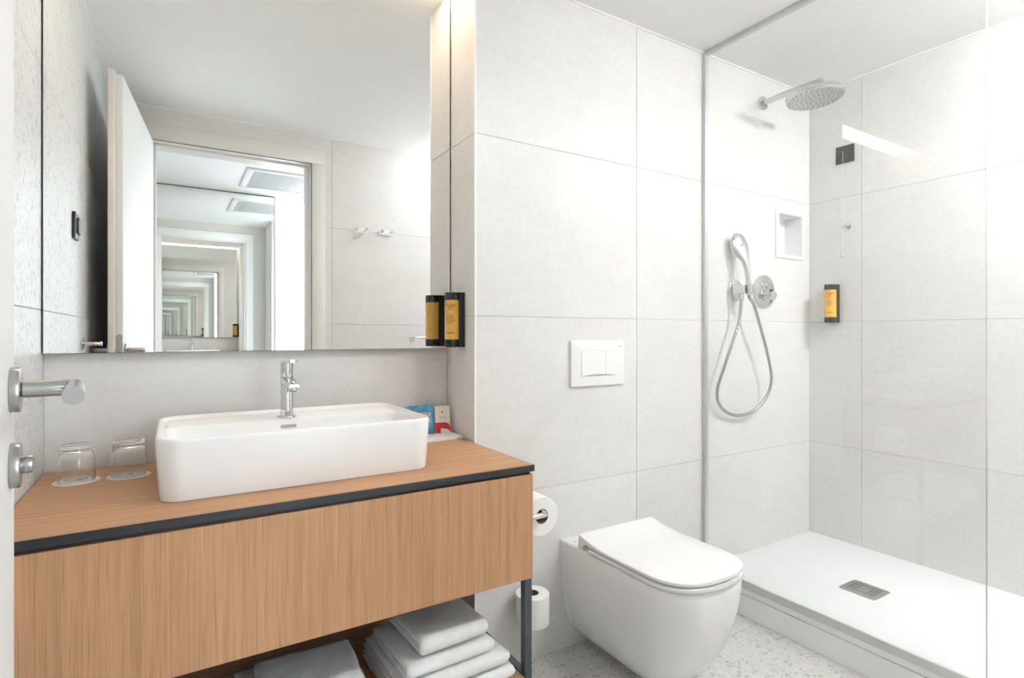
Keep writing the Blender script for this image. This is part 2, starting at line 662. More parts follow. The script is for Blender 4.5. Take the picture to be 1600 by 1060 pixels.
tiled_wall('wall_front', lambda a, b, n: (a, YF + n, b), (XL, XR, 0, CEIL), [0.845, 2.045], ZJ, -0.142, 'tile', [(DX0, DX1, -0.01, DZ)])
# thin white joint where walls and ceiling meet, and the edge strip of the boxed-out wall
t1 = struct('trim_1', label='white caulk line under the ceiling')
q = 0.006
for nm, (x0, x1, y0, y1) in {'back': (XBOX, XR, WB - q, WB), 'right': (XR - q, XR, YF, WB), 'front': (XL, XR, YF, YF + q), 'left': (XL, XL + q, YF, MIR)}.items():
    MB().box(x0, x1, y0, y1, CEIL - q, CEIL).build('caulk_line', 'caulk', t1, 0)
mb = MB().box(XBOX - 0.002, XBOX + 0.006, WB - 0.002, WB + TT, 0, CEIL, 0.0015, 2)
tag(mb.build('trim_2', 'caulk'), 'white metal corner strip on the boxed-out wall edge', kind='structure')

# ------------------------------------------------------------------ structure: hall behind the camera
HX0, HX1 = -1.3, 3.2
HALL_TURN = Matrix.Translation((0.32, -1.715, 0)) @ Matrix.Rotation(math.radians(-0.3), 4, 'Z') @ Matrix.Translation((-0.32, 1.75, 0))   # the hall's far wall is a little out of square
tag(MB().box(HX0, HX1, YH - 0.35, YFH, -0.06, 0.0).build('floor_hall', 'hall_floor', smooth=0), kind='structure')
tag(MB().box(HX0, HX1, YH - 0.35, YFH, CEIL, CEIL + 0.08).build('ceiling_hall', 'paint', smooth=0), kind='structure')
WX0, WX1, WZ0, WZ1 = 0.785, 2.05, 0.06, 2.338
mb = slab(MB(), lambda a, b, n: (a, YH - n, b), (HX0 - 0.1, HX1 - 0.02, 0, CEIL), 0, 0.1, [(WX0, WX1, WZ0, WZ1)])
tag(mb.build('wall_hall_back', 'hall_paint', smooth=0), kind='structure').matrix_world = HALL_TURN
tag(MB().box(HX0 - 0.1, HX0, YH - 0.35, YFH + 0.1, 0, CEIL).build('wall_hall_left', 'hall_paint', smooth=0), kind='structure')
mb = slab(MB(), lambda a, b, n: (a, YFH - n, b), (HX0, HX1, 0, CEIL), -0.004, 0.004, [(DX0, DX1, -0.01, DZ)])
tag(mb.build('wall_hall_front', 'hall_tile', smooth=0), kind='structure')
tag(MB().box(HX1, HX1 + 0.1, YH - 0.35, YFH, 0, CEIL).build('wall_hall_right', 'hall_paint', smooth=0), kind='structure')
# daylight window of frosted glass in the hall, beside the hall mirror
w1 = struct('window_1', label='tall frosted window in the hall beside the mirror')
w1.matrix_world = HALL_TURN
xm = (WX0 + WX1) / 2
for (a0, a1, b0, b1) in ((WX0, WX1, WZ0, WZ0 + 0.04), (WX0, WX1, WZ1 - 0.012, WZ1), (WX0, WX0 + 0.012, WZ0 + 0.04, WZ1 - 0.012), (WX1 - 0.04, WX1, WZ0 + 0.04, WZ1 - 0.012), (xm - 0.02, xm + 0.02, WZ0 + 0.04, WZ1 - 0.012)):
    MB().box(a0, a1, YH - 0.07, YH - 0.02, b0, b1, 0.004).build('window_frame', 'lacquer', w1)
day = mat_emit('daylit_frosted_glass', (0.86, 0.94, 1.0), E_WINDOW)
for (a0, a1) in ((WX0 + 0.012, xm - 0.02), (xm + 0.02, WX1 - 0.04)):
    MB().box(a0, a1, YH - 0.048, YH - 0.042, WZ0 + 0.04, WZ1 - 0.012).build('pane', day, w1, 0)
# short partition with a metal end strip, right of the door on the hall side
hp = struct('wall_hall_partition')
MB().box(0.93, 0.97, -0.55, YFH - 0.004, 0, CEIL).build('partition', 'hall_paint', hp, 0)
MB().box(0.922, 0.978, -0.58, -0.55, 0, CEIL, 0.003).build('end_strip', 'alu', hp)

# ------------------------------------------------------------------ door frame
OX0, OX1, OZ = -0.083, 0.722, 2.162         # clear opening
fr = struct('trim_3', label='cream door lining and casings')
for nm, (x0, x1, z0, z1) in {'l': (DX0, OX0, 0, DZ), 'r': (OX1, DX1, 0, DZ), 't': (OX0, OX1, OZ, DZ)}.items():
    MB().box(x0, x1, YFH - 0.006, YF + 0.006, z0, z1, 0.002).build('door_lining', 'casing', fr)
# stop bead
for (x0, x1, z0, z1) in ((OX1 - 0.012, OX1, 0, OZ - 0.012), (OX0, OX1, OZ - 0.012, OZ), (OX0, OX0 + 0.012, 0, OZ - 0.012)):
    MB().box(x0, x1, YFH, YF - 0.048, z0, z1, 0.002).build('door_stop_bead', 'casing', fr)
CW = 0.080
for (x0, x1, z0, z1) in ((OX1 - 0.0005, OX1 + 0.0028, 0, OZ + 0.0028), (OX0, OX1, OZ - 0.0005, OZ + 0.0028)):
    MB().box(x0, x1, YF + 0.0062, YF + 0.010, z0, z1).build('groove_shadow', 'black_edge', fr, 0)  # black strip drawn in place of the shadow line between casing and lining
for yo0, yo1 in ((YF, YF + 0.014), (YFH - 0.018, YFH - 0.004)):
    MB().box(OX0 - CW, OX0 - 0.003, yo0, yo1, 0, OZ + 0.003, 0.003).build('casing_upright', 'casing', fr)
    MB().box(OX1 + 0.003, OX1 + CW, yo0, yo1, 0, OZ + 0.003, 0.003).build('casing_upright', 'casing', fr)
    MB().box(OX0 - CW, OX1 + CW, yo0, yo1, OZ + 0.003, OZ + CW + 0.006, 0.003).build('casing_head', 'casing', fr)

# ------------------------------------------------------------------ door leaf, open along the left wall
dr = struct('door_1', (-0.083, 0.063, 0.0), math.atan2(0.827, -0.080), label='white rebated door standing open along the terrazzo wall')
DL = 0.831
MB().box(0.0, DL, 0.0, 0.024, 0.008, 2.152, 0.0015).build('leaf', 'lacquer', dr)
MB().box(0.0, DL + 0.022, 0.024, 0.046, 0.008, 2.163, 0.002).build('rebate_lip', 'casing', dr)
MB().loft([rrect(-0.011, 0.011, 0.90, 1.13, 0.011, z) for z in (0, 0.0012)], mx=Matrix(((0, 0, 1, DL), (1, 0, 0, 0.0125), (0, 1, 0, 0), (0, 0, 0, 1)))).build('lock_plate', 'satin', dr)
MB().box(DL, DL + 0.009, 0.007, 0.018, 1.055, 1.075, 0.002).build('latch', 'satin', dr)


def lever(sign, parent, base_y, hx):
    """lever set on one face; sign -1 points to the room side of the open door"""
    h = bpy.data.objects.new('door_handle', None)
    COL.objects.link(h)
    h.parent = parent
    y = lambda d: base_y + sign * d
    MB().cyl((hx, y(0), 1.066), (hx, y(0.0095), 1.066), 0.0262, 40, 0.001).build('rose', 'satin', h)
    mb = MB().cyl((hx, y(0.0095), 1.066), (hx, y(0.013), 1.066), 0.0085, 28)
    mb.build('collar', 'switch_dark', h)
    path = [(hx, y(0.011), 1.066), (hx, y(0.030), 1.066), (hx, y(0.050), 1.066), (hx - 0.002, y(0.056), 1.066), (hx - 0.008, y(0.0595), 1.066), (hx - 0.018, y(0.060), 1.066), (hx - 0.08, y(0.060), 1.066), (hx - 0.122, y(0.060), 1.066)]
    MB().tube(path, 0.0098, 28).build('lever', 'satin', h, 50)
    return h


HXp = 0.792
lever(-1, dr, 0.0, HXp)
lever(1, dr, 0.046, HXp)
lk = bpy.data.objects.new('privacy_lock', None)
COL.objects.link(lk)
lk.parent = dr
MB().cyl((HXp, 0, 0.978), (HXp, -0.0095, 0.978), 0.0262, 40, 0.001).build('rose', 'satin', lk)
MB().cyl((HXp, -0.0095, 0.978), (HXp, -0.020, 0.978), 0.0105, 28, 0.0006).build('thumb_turn', 'satin', lk)

# ------------------------------------------------------------------ lamps
def dome_lamp(loc, strength, label, color=(0.985, 0.995, 1.0), r=0.125):
    t = thing('dome_lamp', label, 'ceiling light', loc)
    MB().lathe([(r + 0.006, -0.0005), (r + 0.008, -0.003), (r + 0.008, -0.014), (r + 0.004, -0.018), (r - 0.004, -0.018)], 48).build('base_ring', 'plastic_white', t)
    prof = [(r * math.cos(a * PI / 16), -0.018 - 0.07 * math.sin(a * PI / 16)) for a in range(8)] + [(0.006, -0.088)]
    MB().lathe(prof, 32).build('opal_dome', mat_emit('opal_glow', color, strength), t, 80)
    return t


dome_lamp((1.62, 0.24, CEIL), E_MAIN, 'round opal dome lamp on the ceiling before the toilet')
dome_lamp((2.55, 0.21, CEIL), E_SHOWER, 'round opal dome lamp on the ceiling above the shower tray')

led = thing('led_strip', 'warm linear light fixed at the ceiling above the mirror', 'strip light', (0.283, 1.745, CEIL))
MB().box(-0.553, 0.553, -0.029, 0.029, -0.003, -0.0005, 0.001).build('channel', 'alu', led)
MB().box(-0.55, 0.55, -0.027, 0.027, -0.0045, -0.003).build('diffuser', mat_emit('warm_led', (1.0, 0.76, 0.53), E_LED), led, 0)

# ------------------------------------------------------------------ mirrors
mr = thing('vanity_mirror', 'large frameless wall mirror above the washbasin', 'mirror', (0, MIR, 1.081))
MB().box(XL + 0.003, XBOX - 0.004, 0.0012, WN - MIR - 0.001, 0, CEIL - 1.081 - 0.006, 0.0008).build('backing', 'mirror_edge', mr)
MB().box(XL + 0.004, XBOX - 0.005, 0.0, 0.0012, 0.001, CEIL - 1.081 - 0.007).build('mirror_glass', 'mirror', mr, 0)
hm = thing('hall_mirror', 'tall hall mirror facing the bathroom door, seen in the vanity mirror', 'mirror', (-0.02, YH, 0.12), 0.0)
hm.matrix_world = HALL_TURN @ Matrix.Translation((-0.02, YH, 0.12))
MB().box(-0.80, 0.792, 0.0, 0.011, 0, CEIL - 0.12 - 0.004, 0.0008).build('backing', 'mirror_edge', hm)
MB().box(-0.797, 0.789, 0.011, 0.012, 0.003, CEIL - 0.12 - 0.010).build('mirror_glass', 'mirror', hm, 0)

# ceiling vent in the hall
vt = thing('ceiling_vent', 'white slatted air grille in the hall ceiling, seen in the mirror', 'vent', (0.78, -1.17, CEIL))
vw, vd = 0.62, 0.60
for (x0, x1, y0, y1) in ((-vw / 2, vw / 2, -vd / 2, -vd / 2 + 0.045), (-vw / 2, vw / 2, vd / 2 - 0.045, vd / 2), (-vw / 2, -vw / 2 + 0.045, -vd / 2 + 0.045, vd / 2 - 0.045), (vw / 2 - 0.045, vw / 2, -vd / 2 + 0.045, vd / 2 - 0.045)):
    MB().box(x0, x1, y0, y1, -0.012, 0, 0.002).build('frame', 'lacquer', vt)
MB().box(-vw / 2 + 0.04, vw / 2 - 0.04, -vd / 2 + 0.04, vd / 2 - 0.04, -0.0016, -0.0004).build('backing', 'grout', vt, 0)
ang = math.radians(35)
smesh = None
for i in range(26):
    x = -vw / 2 + 0.052 + i * (vw - 0.104) / 25
    if smesh is None:
        s = MB().box(-0.0075, 0.0075, -vd / 2 + 0.043, vd / 2 - 0.043, -0.0006, 0.0006).build('slat', 'lacquer', vt, 0)
        smesh = s
    else:
        s = smesh.copy()
        COL.objects.link(s)
        s.parent = vt
    s.location = (x, 0, -0.007)
    s.rotation_euler = (0, ang, 0)

# ------------------------------------------------------------------ vanity
VY0 = 1.230     # front plane
va = thing('vanity_unit', 'wall-to-wall oak vanity with one wide drawer on a graphite steel frame', 'vanity', (0, 0, 0))
MB().box(XL + 0.004, 0.826, VY0 + 0.004, VY0 + 0.023, 0.476, 0.755, 0.0008, 1).build('drawer_front', 'oak_z', va)
MB().box(0.808, 0.826, VY0 + 0.024, WB - 0.003, 0.476, 0.755, 0.0008, 1).build('side_panel', 'oak_z', va)
MB().box(XL + 0.004, 0.806, VY0 + 0.026, WN - 0.004, 0.490, 0.752).build('carcass', 'black_edge', va, 0)
MB().box(XL + 0.003, 0.820, VY0 + 0.012, WN - 0.004, 0.755, 0.7625).build('shadow_gap', 'black_edge', va, 0)
# steel frame: front leg, rear leg, rails
FX0, FX1 = 0.802, 0.824
MB().box(FX0, FX1, VY0 + 0.006, VY0 + 0.028, 0.0, 0.4755, 0.001, 1).build('frame_leg', 'graphite', va)
MB().box(FX0, FX1, VY0 + 0.028, WB - 0.001, 0.196, 0.218, 0.001, 1).build('frame_rail', 'graphite', va)
MB().box(XL + 0.02, FX0, VY0 + 0.006, VY0 + 0.028, 0.176, 0.196, 0.001, 1).build('frame_rail', 'graphite', va)
MB().box(XL + 0.006, XL + 0.028, VY0 + 0.006, VY0 + 0.028, 0.0, 0.4755, 0.001, 1).build('frame_leg', 'graphite', va)
MB().box(XL + 0.03, FX0 - 0.001, VY0 + 0.004, WN - 0.004, 0.196, 0.216, 0.001, 1).build('shelf', 'oak_x', va)

ct = thing('countertop', 'oak countertop with black front edge carrying the washbasin', 'countertop', (0, 0, 0))
mb = MB()
CZ0, CZ1 = 0.763, 0.780
# L-shaped plan: wider part in the alcove, narrower part beside the boxed wall
mb.add([(x, y, z) for z in (CZ0, CZ1) for x, y in ((XL + 0.003, VY0 + 0.004), (0.827, VY0 + 0.004), (0.827, WB - 0.004), (XBOX - 0.004, WB + 0.0), (XBOX - 0.004, WN - 0.002), (XL + 0.003, WN - 0.002))],
       [(5, 4, 3, 2, 1, 0), (6, 7, 8, 9, 10, 11)] + [(i, (i + 1) % 6, (i + 1) % 6 + 6, i + 6) for i in range(6)])
mb.build('worktop', 'oak_x', ct, 0)
MB().box(XL + 0.003, 0.829, VY0, VY0 + 0.0042, CZ0, CZ1, 0.0008, 1).build('front_edging', 'black_edge', ct)
MB().box(0.827, 0.829, VY0 + 0.0042, WB - 0.004, CZ0, CZ1, 0.0005, 1).build('side_edging', 'black_edge', ct)

# ------------------------------------------------------------------ washbasin
bs = thing('washbasin', 'white rectangular countertop washbasin with rounded corners', 'basin', (0.278, 1.533, CZ1))
hx, hy = 0.308, 0.199
k = 8
rings = []
def br(ix, iy0, iy1, r, z):
    return rrect(-hx + ix, hx - ix, -hy + iy0, hy - iy1, r, z, k)
rings.append(br(0.014, 0.014, 0.014, 0.040, 0.0))
rings.append(br(0.009, 0.009, 0.009, 0.044, 0.001))
rings.append(br(0.0075, 0.0075, 0.0075, 0.046, 0.006))
rings.append(br(0.003, 0.003, 0.003, 0.050, 0.070))
rings.append(br(0.0, 0.0, 0.0, 0.052, 0.122))
rings.append(br(0.0006, 0.0006, 0.0006, 0.052, 0.1285))
rings.append(br(0.0025, 0.0025, 0.0025, 0.051, 0.1315))
rings.append(br(0.0055, 0.0055, 0.0055, 0.049, 0.1325))
rings.append(br(0.0085, 0.0085, 0.0085, 0.046, 0.1315))
rings.append(br(0.0105, 0.0105, 0.0105, 0.044, 0.1285))
rings.append(br(0.0120, 0.0120, 0.0130, 0.042, 0.1250))
rings.append(br(0.0135, 0.0125, 0.0180, 0.040, 0.1238))
rings.append(br(0.0150, 0.0130, 0.1450, 0.036, 0.1232))
rings.append(br(0.0165, 0.0140, 0.1490, 0.034, 0.1200))
rings.append(br(0.0190, 0.0160, 0.1510, 0.034, 0.110))
rings.append(br(0.0300, 0.0260, 0.1560, 0.036, 0.040))
rings.append(br(0.0400, 0.0360, 0.1640, 0.036, 0.026))
rings.append(br(0.0600, 0.0560, 0.1800, 0.034, 0.020))
rings.append(br(0.25, 0.120, 0.22, 0.02, 0.0165))
MB().loft(rings, True, True).build('bowl', 'ceramic', bs, 45)
# overflow slot on the rear inner wall
oy = hy - 0.1515
MB().loft([rrect(-0.0205, 0.0205, -0.0045, 0.0045, 0.0044, z) for z in (0.0, 0.0016)], mx=Matrix(((1, 0, 0, -0.010), (0, 0, -1, oy + 0.0004), (0, 1, 0, 0.103), (0, 0, 0, 1)))).build('overflow_slot', 'drain_steel', bs)
MB().lathe([(0.0, 0.0165), (0.030, 0.0172), (0.033, 0.0195), (0.030, 0.0225), (0.0, 0.0235)], 32, Matrix.Translation((0, -0.03, 0.003)), False, False).build('drain_plug', 'chrome', bs)

# ------------------------------------------------------------------ faucet
fa = thing('basin_faucet', 'chrome single-lever faucet standing on the washbasin deck', 'faucet', (0.268, 1.607, CZ1 + 0.1234))
MB().lathe([(0.024, 0), (0.0245, 0.001), (0.0245, 0.0035), (0.0235, 0.005), (0.0175, 0.0055)], 40).build('base_ring', 'chrome', fa)
MB().lathe([(0.0175, 0.004), (0.0168, 0.015), (0.0166, 0.112), (0.0158, 0.1135)], 40).build('body', 'chrome', fa)
# spout: tapering flat arm towards the room
def srect(y, w, zc, h, r):
    return [(p[0], y, p[1]) for p in rrect(-w, w, zc - h, zc + h, r, 0, 4)]
MB().loft([srect(-0.004, 0.0150, 0.100, 0.0125, 0.008), srect(-0.03, 0.0148, 0.0985, 0.0115, 0.008), srect(-0.06, 0.0150, 0.0965, 0.0085, 0.0065), srect(-0.096, 0.0150, 0.0945, 0.0065, 0.005), srect(-0.106, 0.0135, 0.0940, 0.0052, 0.004), srect(-0.1085, 0.0115, 0.0940, 0.0035, 0.003)]).build('spout', 'chrome', fa)
MB().cyl((0, -0.088, 0.0905), (0, -0.091, 0.079), 0.0128, 32, 0.001).build('aerator', 'chrome', fa)
MB().cyl((0, -0.0908, 0.0795), (0, -0.0911, 0.0783), 0.0098, 32).build('aerator_mesh', 'nozzle', fa)
MB().lathe([(0.0158, 0.1145), (0.0166, 0.116), (0.0166, 0.148), (0.0160, 0.150)], 40).build('lever_body', 'chrome', fa)
mxl = Matrix.Translation((0, 0, 0.1505)) @ Matrix.Rotation(math.radians(-3), 4, 'X')
MB().loft([[(p[0], p[1], z) for p in rrect(-0.0168, 0.0168, -0.064, 0.0168, (0.004, 0.004, 0.0165, 0.0165), 0, 6)] for z in (-0.002, 0.0045)], mx=mxl).build('lever', 'chrome', fa)
MB().tube([(0.006, 0.021, 0.0), (0.006, 0.021, 0.045), (0.010, 0.024, 0.058), (0.020, 0.024, 0.063)], 0.0017, 10).build('pop_up_rod', 'chrome', fa)

# ------------------------------------------------------------------ tumblers on paper coasters
def coaster(loc, label):
    t = thing('paper_coaster', label, 'coaster', loc, random.uniform(-0.2, 0.2), 'paper coasters under the tumblers')
    MB().lathe([(0.0455, 0), (0.046, 0.0004), (0.0455, 0.0009)], 48).build('disc', 'print_white', t)
    mb = MB()
    for (dx, dy, r) in ((-0.003, 0.010, 0.0045), (0.0035, 0.0135, 0.0038), (0.0015, 0.006, 0.0036)):
        mb.lathe([(r, 0.0009), (r, 0.00115)], 14, Matrix.Translation((dx, dy, 0)))
    mb.build('printed_emblem', 'card_orange', t, 0)
    mb = MB()
    x = -0.024
    while x < 0.023:
        w = random.choice((0.0014, 0.0020, 0.0026))
        mb.box(x, x + w, -0.0065, -0.0035, 0.0009, 0.00112)
        x += w + 0.0010
    mb.build('printed_line', 'card_orange', t, 0)
    return t


def tumbler(loc, label):
    prof = [(0.0345, 0.0004), (0.0352, 0.0), (0.0360, 0.0006), (0.0362, 0.010), (0.0352, 0.050), (0.0340, 0.066), (0.0344, 0.0685), (0.0340, 0.072), (0.0332, 0.082), (0.0315, 0.0865), (0.0285, 0.0878), (0.026, 0.0868), (0.0, 0.0855)]
    inner = [(0.0, 0.0745), (0.024, 0.0740), (0.0295, 0.0715), (0.0318, 0.066), (0.0334, 0.050), (0.0347, 0.010), (0.0345, 0.0004)]
    t = tag(MB().lathe(prof + inner, 56, cap0=False, cap1=False).build('drinking_glass', 'tumbler', None, 60, loc), label, 'glass', 'upturned tumblers on the counter')
    return t


for (x, y), wh in (((-0.192, 1.664), 'nearest the terrazzo wall'), ((-0.090, 1.664), 'nearest the washbasin')):
    coaster((x, y, CZ1 + 0.0002), 'round white paper coaster with orange print, under the tumbler ' + wh)
    tumbler((x, y, CZ1 + 0.0014), 'clear tumbler standing upside down on its coaster, ' + wh)

# ------------------------------------------------------------------ tray with cards
tr = thing('amenity_tray', 'small white tray in the alcove corner holding two cards', 'tray', (0.722, 1.728, CZ1))
mb = MB()
mb.box(-0.108, 0.108, -0.068, 0.068, 0.0, 0.010, 0.001, 1)
mb.build('tray_base', 'plastic_white', tr)
MB().box(-0.108, 0.108, 0.060, 0.068, 0.010, 0.014, 0.0008, 1).build('rear_lip', 'plastic_white', tr)

lean = math.radians(-10)
bc = thing('leaflet_card', 'blue printed card leaning on the wall behind the washbasin corner', 'card', (0.715, 1.752, CZ1 + 0.0104), math.radians(-6))
RX = Matrix.Rotation(lean, 4, 'X')
MB().box(-0.048, 0.048, -0.0008, 0.0008, 0.0, 0.098, mx=RX).build('sheet', 'card_blue', bc, 0)
MB().box(-0.046, 0.046, 0.0010, 0.0042, 0.0, 0.093, mx=RX).build('stand_board', 'card_back', bc, 0)
def on_card(parent, body, size, x, z, mat, align='RIGHT'):
    vs, fs = text_mesh(body, size, align)
    mb = MB().add([(v.x + x, -0.0010, v.y + z) for v in vs], fs, RX)
    return mb.build('lettering', mat, parent, 0)
on_card(bc, 'TER', 0.023, 0.043, 0.064, 'print_white')
on_card(bc, 'E', 0.023, 0.043, 0.046, 'print_white')
MB().add([(-0.048, -0.00095, 0), (0.048, -0.00095, 0), (0.048, -0.00095, 0.020), (0.015, -0.00095, 0.012), (-0.048, -0.00095, 0.016)], [(0, 1, 2, 3, 4)], RX).build('printed_band', 'print_blue', bc, 0)

wc = thing('folded_card', 'small white card with a red printed shape, beside the blue card', 'card', (0.795, 1.742, CZ1 + 0.0104), math.radians(-8))
RX2 = RX
MB().box(-0.0265, 0.0265, -0.0008, 0.0008, 0.0, 0.092, mx=RX2).build('sheet', 'card_white', wc, 0)
MB().box(-0.0262, 0.0262, 0.0012, 0.0070, 0.0, 0.090, mx=RX2).build('stand_board', 'card_back', wc, 0)
arc = [(-0.0262, 0.0), (-0.008, 0.0)] + [(-0.008, 0.016)] + [(-0.008 + 0.032 * math.sin(a), 0.004 + 0.012 * math.cos(a)) for a in (0.2, 0.5, 0.8, 1.1, 1.4)] + [(0.0262, 0.004), (0.0262, 0.020), (0.021, 0.031), (0.010, 0.036), (-0.0262, 0.036)]
MB().add([(a, -0.0010, b) for a, b in arc], [tuple(range(len(arc)))], RX2).build('printed_shape', 'card_red', wc, 0)
mb = MB()
for (a, b, r) in ((-0.0015, 0.072, 0.0028), (0.0015, 0.069, 0.0026), (0.0, 0.0745, 0.0018)):
    mb.add([(a + r * math.cos(t * PI / 4), -0.0010, b + r * math.sin(t * PI / 4)) for t in range(8)], [tuple(range(8))], RX2)
mb.build('printed_emblem', 'card_orange', wc, 0)
mb = MB()
x = -0.011
while x < 0.010:
    mb.add([(x, -0.0010, 0.052), (x + 0.0016, -0.0010, 0.052), (x + 0.0016, -0.0010, 0.0548), (x, -0.0010, 0.0548)], [(0, 1, 2, 3)], RX2)
    x += 0.0024
mb.build('printed_line', 'card_orange', wc, 0)

# ------------------------------------------------------------------ towels on the shelf
def folded_towel(w, d, h, seed, fold_front=True, flop=0.0):
    """cloth folded once: C-shaped profile in (y, z), swept along x, with softened ends"""
    t = h / 2 - 0.0012
    half = 26
    cl = []
    r = t / 2 + 0.0006
    zc = h / 2
    yb, yf = d / 2, -d / 2 + t + 0.0006
    for i in range(half):
        cl.append((yb + (yf - yb) * i / half, zc - r - 0.0003, 0, -1))
    for i in range(13):
        a = -PI / 2 - PI * i / 12
        cl.append((yf + r * math.cos(a), zc + r * math.sin(a), math.cos(a), math.sin(a)))
    for i in range(1, half + 1):
        cl.append((yf + (yb - 0.006 - yf) * i / half, zc + r + 0.0003, 0, 1))
    nx = 26
    rings = []
    nc = len(cl)
    for i in range(nx + 1):
        s = i / nx
        x = -w / 2 + w * s
        e = min(s, 1 - s) * w
        edge = 1.0
        if e < 0.012:
            edge = math.sqrt(max(0.0, 1 - (1 - e / 0.012) ** 2)) * 0.75 + 0.25
        outer, inner = [], []
        for j, (y, z, ny, nz) in enumerate(cl):
            jj = min(j, nc - 1 - j) / 4.0
            ej = edge * (1.0 if jj >= 1 else math.sqrt(max(0, 1 - (1 - jj) ** 2)) * 0.7 + 0.3)
            hh = t / 2 * ej
            p = Vector((x * 9 + seed * 3.1, y * 9, z * 14 + seed))
            dn = noise.noise(p) * 0.0040 + noise.noise(p * 3.3) * 0.0016
            dx = noise.noise(Vector((seed, y * 12, z * 60))) * 0.004 * (1 if s > 0.5 else -1) * (abs(s - 0.5) * 2) ** 4
            sag = -flop * (abs(s - 0.5) * 2) ** 3 * (z / h)
            up = max(0.0, dn) if z < zc else dn
            outer.append((x + dx, y + ny * (hh + dn * abs(ny)), z + nz * hh + up + sag if z + nz * hh > 0.001 else 0.0005))
            inner.append((x + dx, y - ny * hh, z - nz * hh + up + sag))
        rings.append(outer + inner[::-1])
    mb = MB()
    n = len(rings[0])
    mb.loft(rings, False, False)
    b0, b1 = 0, nx * n
    for base in (b0, b1):
        for j in range(nc - 1):
            mb.f.append((base + j, base + j + 1, base + n - 2 - j, base + n - 1 - j))
    return mb


def towel(name, loc, rotz, w, d, h, seed, label, cat='towel', group=None, flop=0.0):
    o = folded_towel(w, d, h, seed, flop=flop).build(name, 'towel', None, 60, loc, (0, 0, rotz))
    return tag(o, label, cat, group)


SZ = 0.2165
g1, g2 = 'towel stack beside the steel leg', 'towel stack under the middle of the drawer'
towel('folded_towel', (0.618, 1.395, SZ), 0.02, 0.315, 0.310, 0.034, 1, 'large folded white towel at the bottom of the stack beside the steel leg', group=g1)
towel('folded_towel', (0.612, 1.393, SZ + 0.038), 0.03, 0.300, 0.295, 0.034, 2, 'large folded white towel, second from the bottom of the stack beside the steel leg', group=g1)
towel('folded_towel', (0.600, 1.385, SZ + 0.076), 0.04, 0.250, 0.250, 0.034, 5, 'medium folded white towel under the small top one beside the steel leg', group=g1)
towel('folded_hand_towel', (0.614, 1.378, SZ + 0.114), 0.05, 0.195, 0.210, 0.046, 3, 'small folded white towel on top of the stack beside the steel leg', group=g1)
towel('folded_towel', (0.265, 1.395, SZ), -0.03, 0.300, 0.310, 0.034, 6, 'large folded white towel lowest in the stack under the middle of the drawer', group=g2)
towel('folded_towel', (0.268, 1.393, SZ + 0.038), -0.04, 0.280, 0.295, 0.034, 7, 'large folded white towel in the middle of the stack below the washbasin', group=g2)
towel('folded_hand_towel', (0.278, 1.368, SZ + 0.076), -0.06, 0.225, 0.230, 0.040, 4, 'folded white towel on top of the stack below the washbasin', group=g2)

# ------------------------------------------------------------------ toilet paper
def paper_roll(name, loc, rot, label, group):
    t = thing(name, label, 'toilet paper', loc, 0, group)
    t.rotation_euler = rot
    R, r, L = 0.0555, 0.0205, 0.098
    MB().lathe([(r + 0.0008, 0.0), (R - 0.0012, 0.0), (R, 0.0012), (R, L - 0.0012), (R - 0.0012, L), (r + 0.0008, L), (r + 0.0008, 0.0)], 56, cap0=False, cap1=False).build('paper', 'paper', t)
    MB().lathe([(r, 0.0005), (r + 0.0007, 0.0005), (r + 0.0007, L - 0.0005), (r, L - 0.0005), (r, 0.0005)], 40, cap0=False, cap1=False).build('core', 'core', t)
    return t


RXc, RYc, RZc = 0.896, 1.292, 0.612
paper_roll('toilet_roll', (RXc, RYc, RZc), (-PI / 2, 0, 0), 'toilet roll lying level on the chrome arm at the vanity side', 'toilet rolls')
h1 = thing('roll_holder', 'chrome toilet roll arm fixed to the vanity side panel', 'roll holder', (0.8265, 1.268, RZc + 0.0125))
MB().cyl((0, 0, 0), (0.006, 0, 0), 0.017, 28, 0.001).build('rose', 'chrome', h1)
dx = RXc - 0.8265
MB().tube([(0.004, 0, 0), (dx - 0.012, 0, 0), (dx - 0.004, 0.003, 0), (dx, 0.012, 0), (dx, 0.05, 0), (dx, 0.128, 0), (dx, 0.129, 0)], 0.0075, 16).build('arm', 'chrome', h1)
MB().cyl((dx, 0.127, 0), (dx, 0.136, 0), 0.011, 20, 0.001).build('end_cap', 'chrome', h1)

R2 = (1.020, 1.527, 0.174)
paper_roll('toilet_roll', R2, (0, 0, 0), 'spare toilet roll standing upright on a low wall holder', 'toilet rolls')
h2 = thing('spare_roll_holder', 'chrome upright spare roll holder low on the tiled wall', 'roll holder', (R2[0], WB, 0.168))
MB().cyl((0, -0.0005, 0), (0, -0.007, 0), 0.017, 28, 0.001).build('rose', 'chrome', h2)
MB().tube([(0, -0.005, 0), (0, -0.055, 0), (0, -0.064, 0.002), (0, -0.069, 0.008), (0, -0.070, 0.02), (0, -0.070, 0.06)], 0.006, 14).build('arm', 'chrome', h2)
MB().cyl((0, -0.070, 0.003), (0, -0.070, 0.0055), 0.022, 24).build('rest_disc', 'chrome', h2)

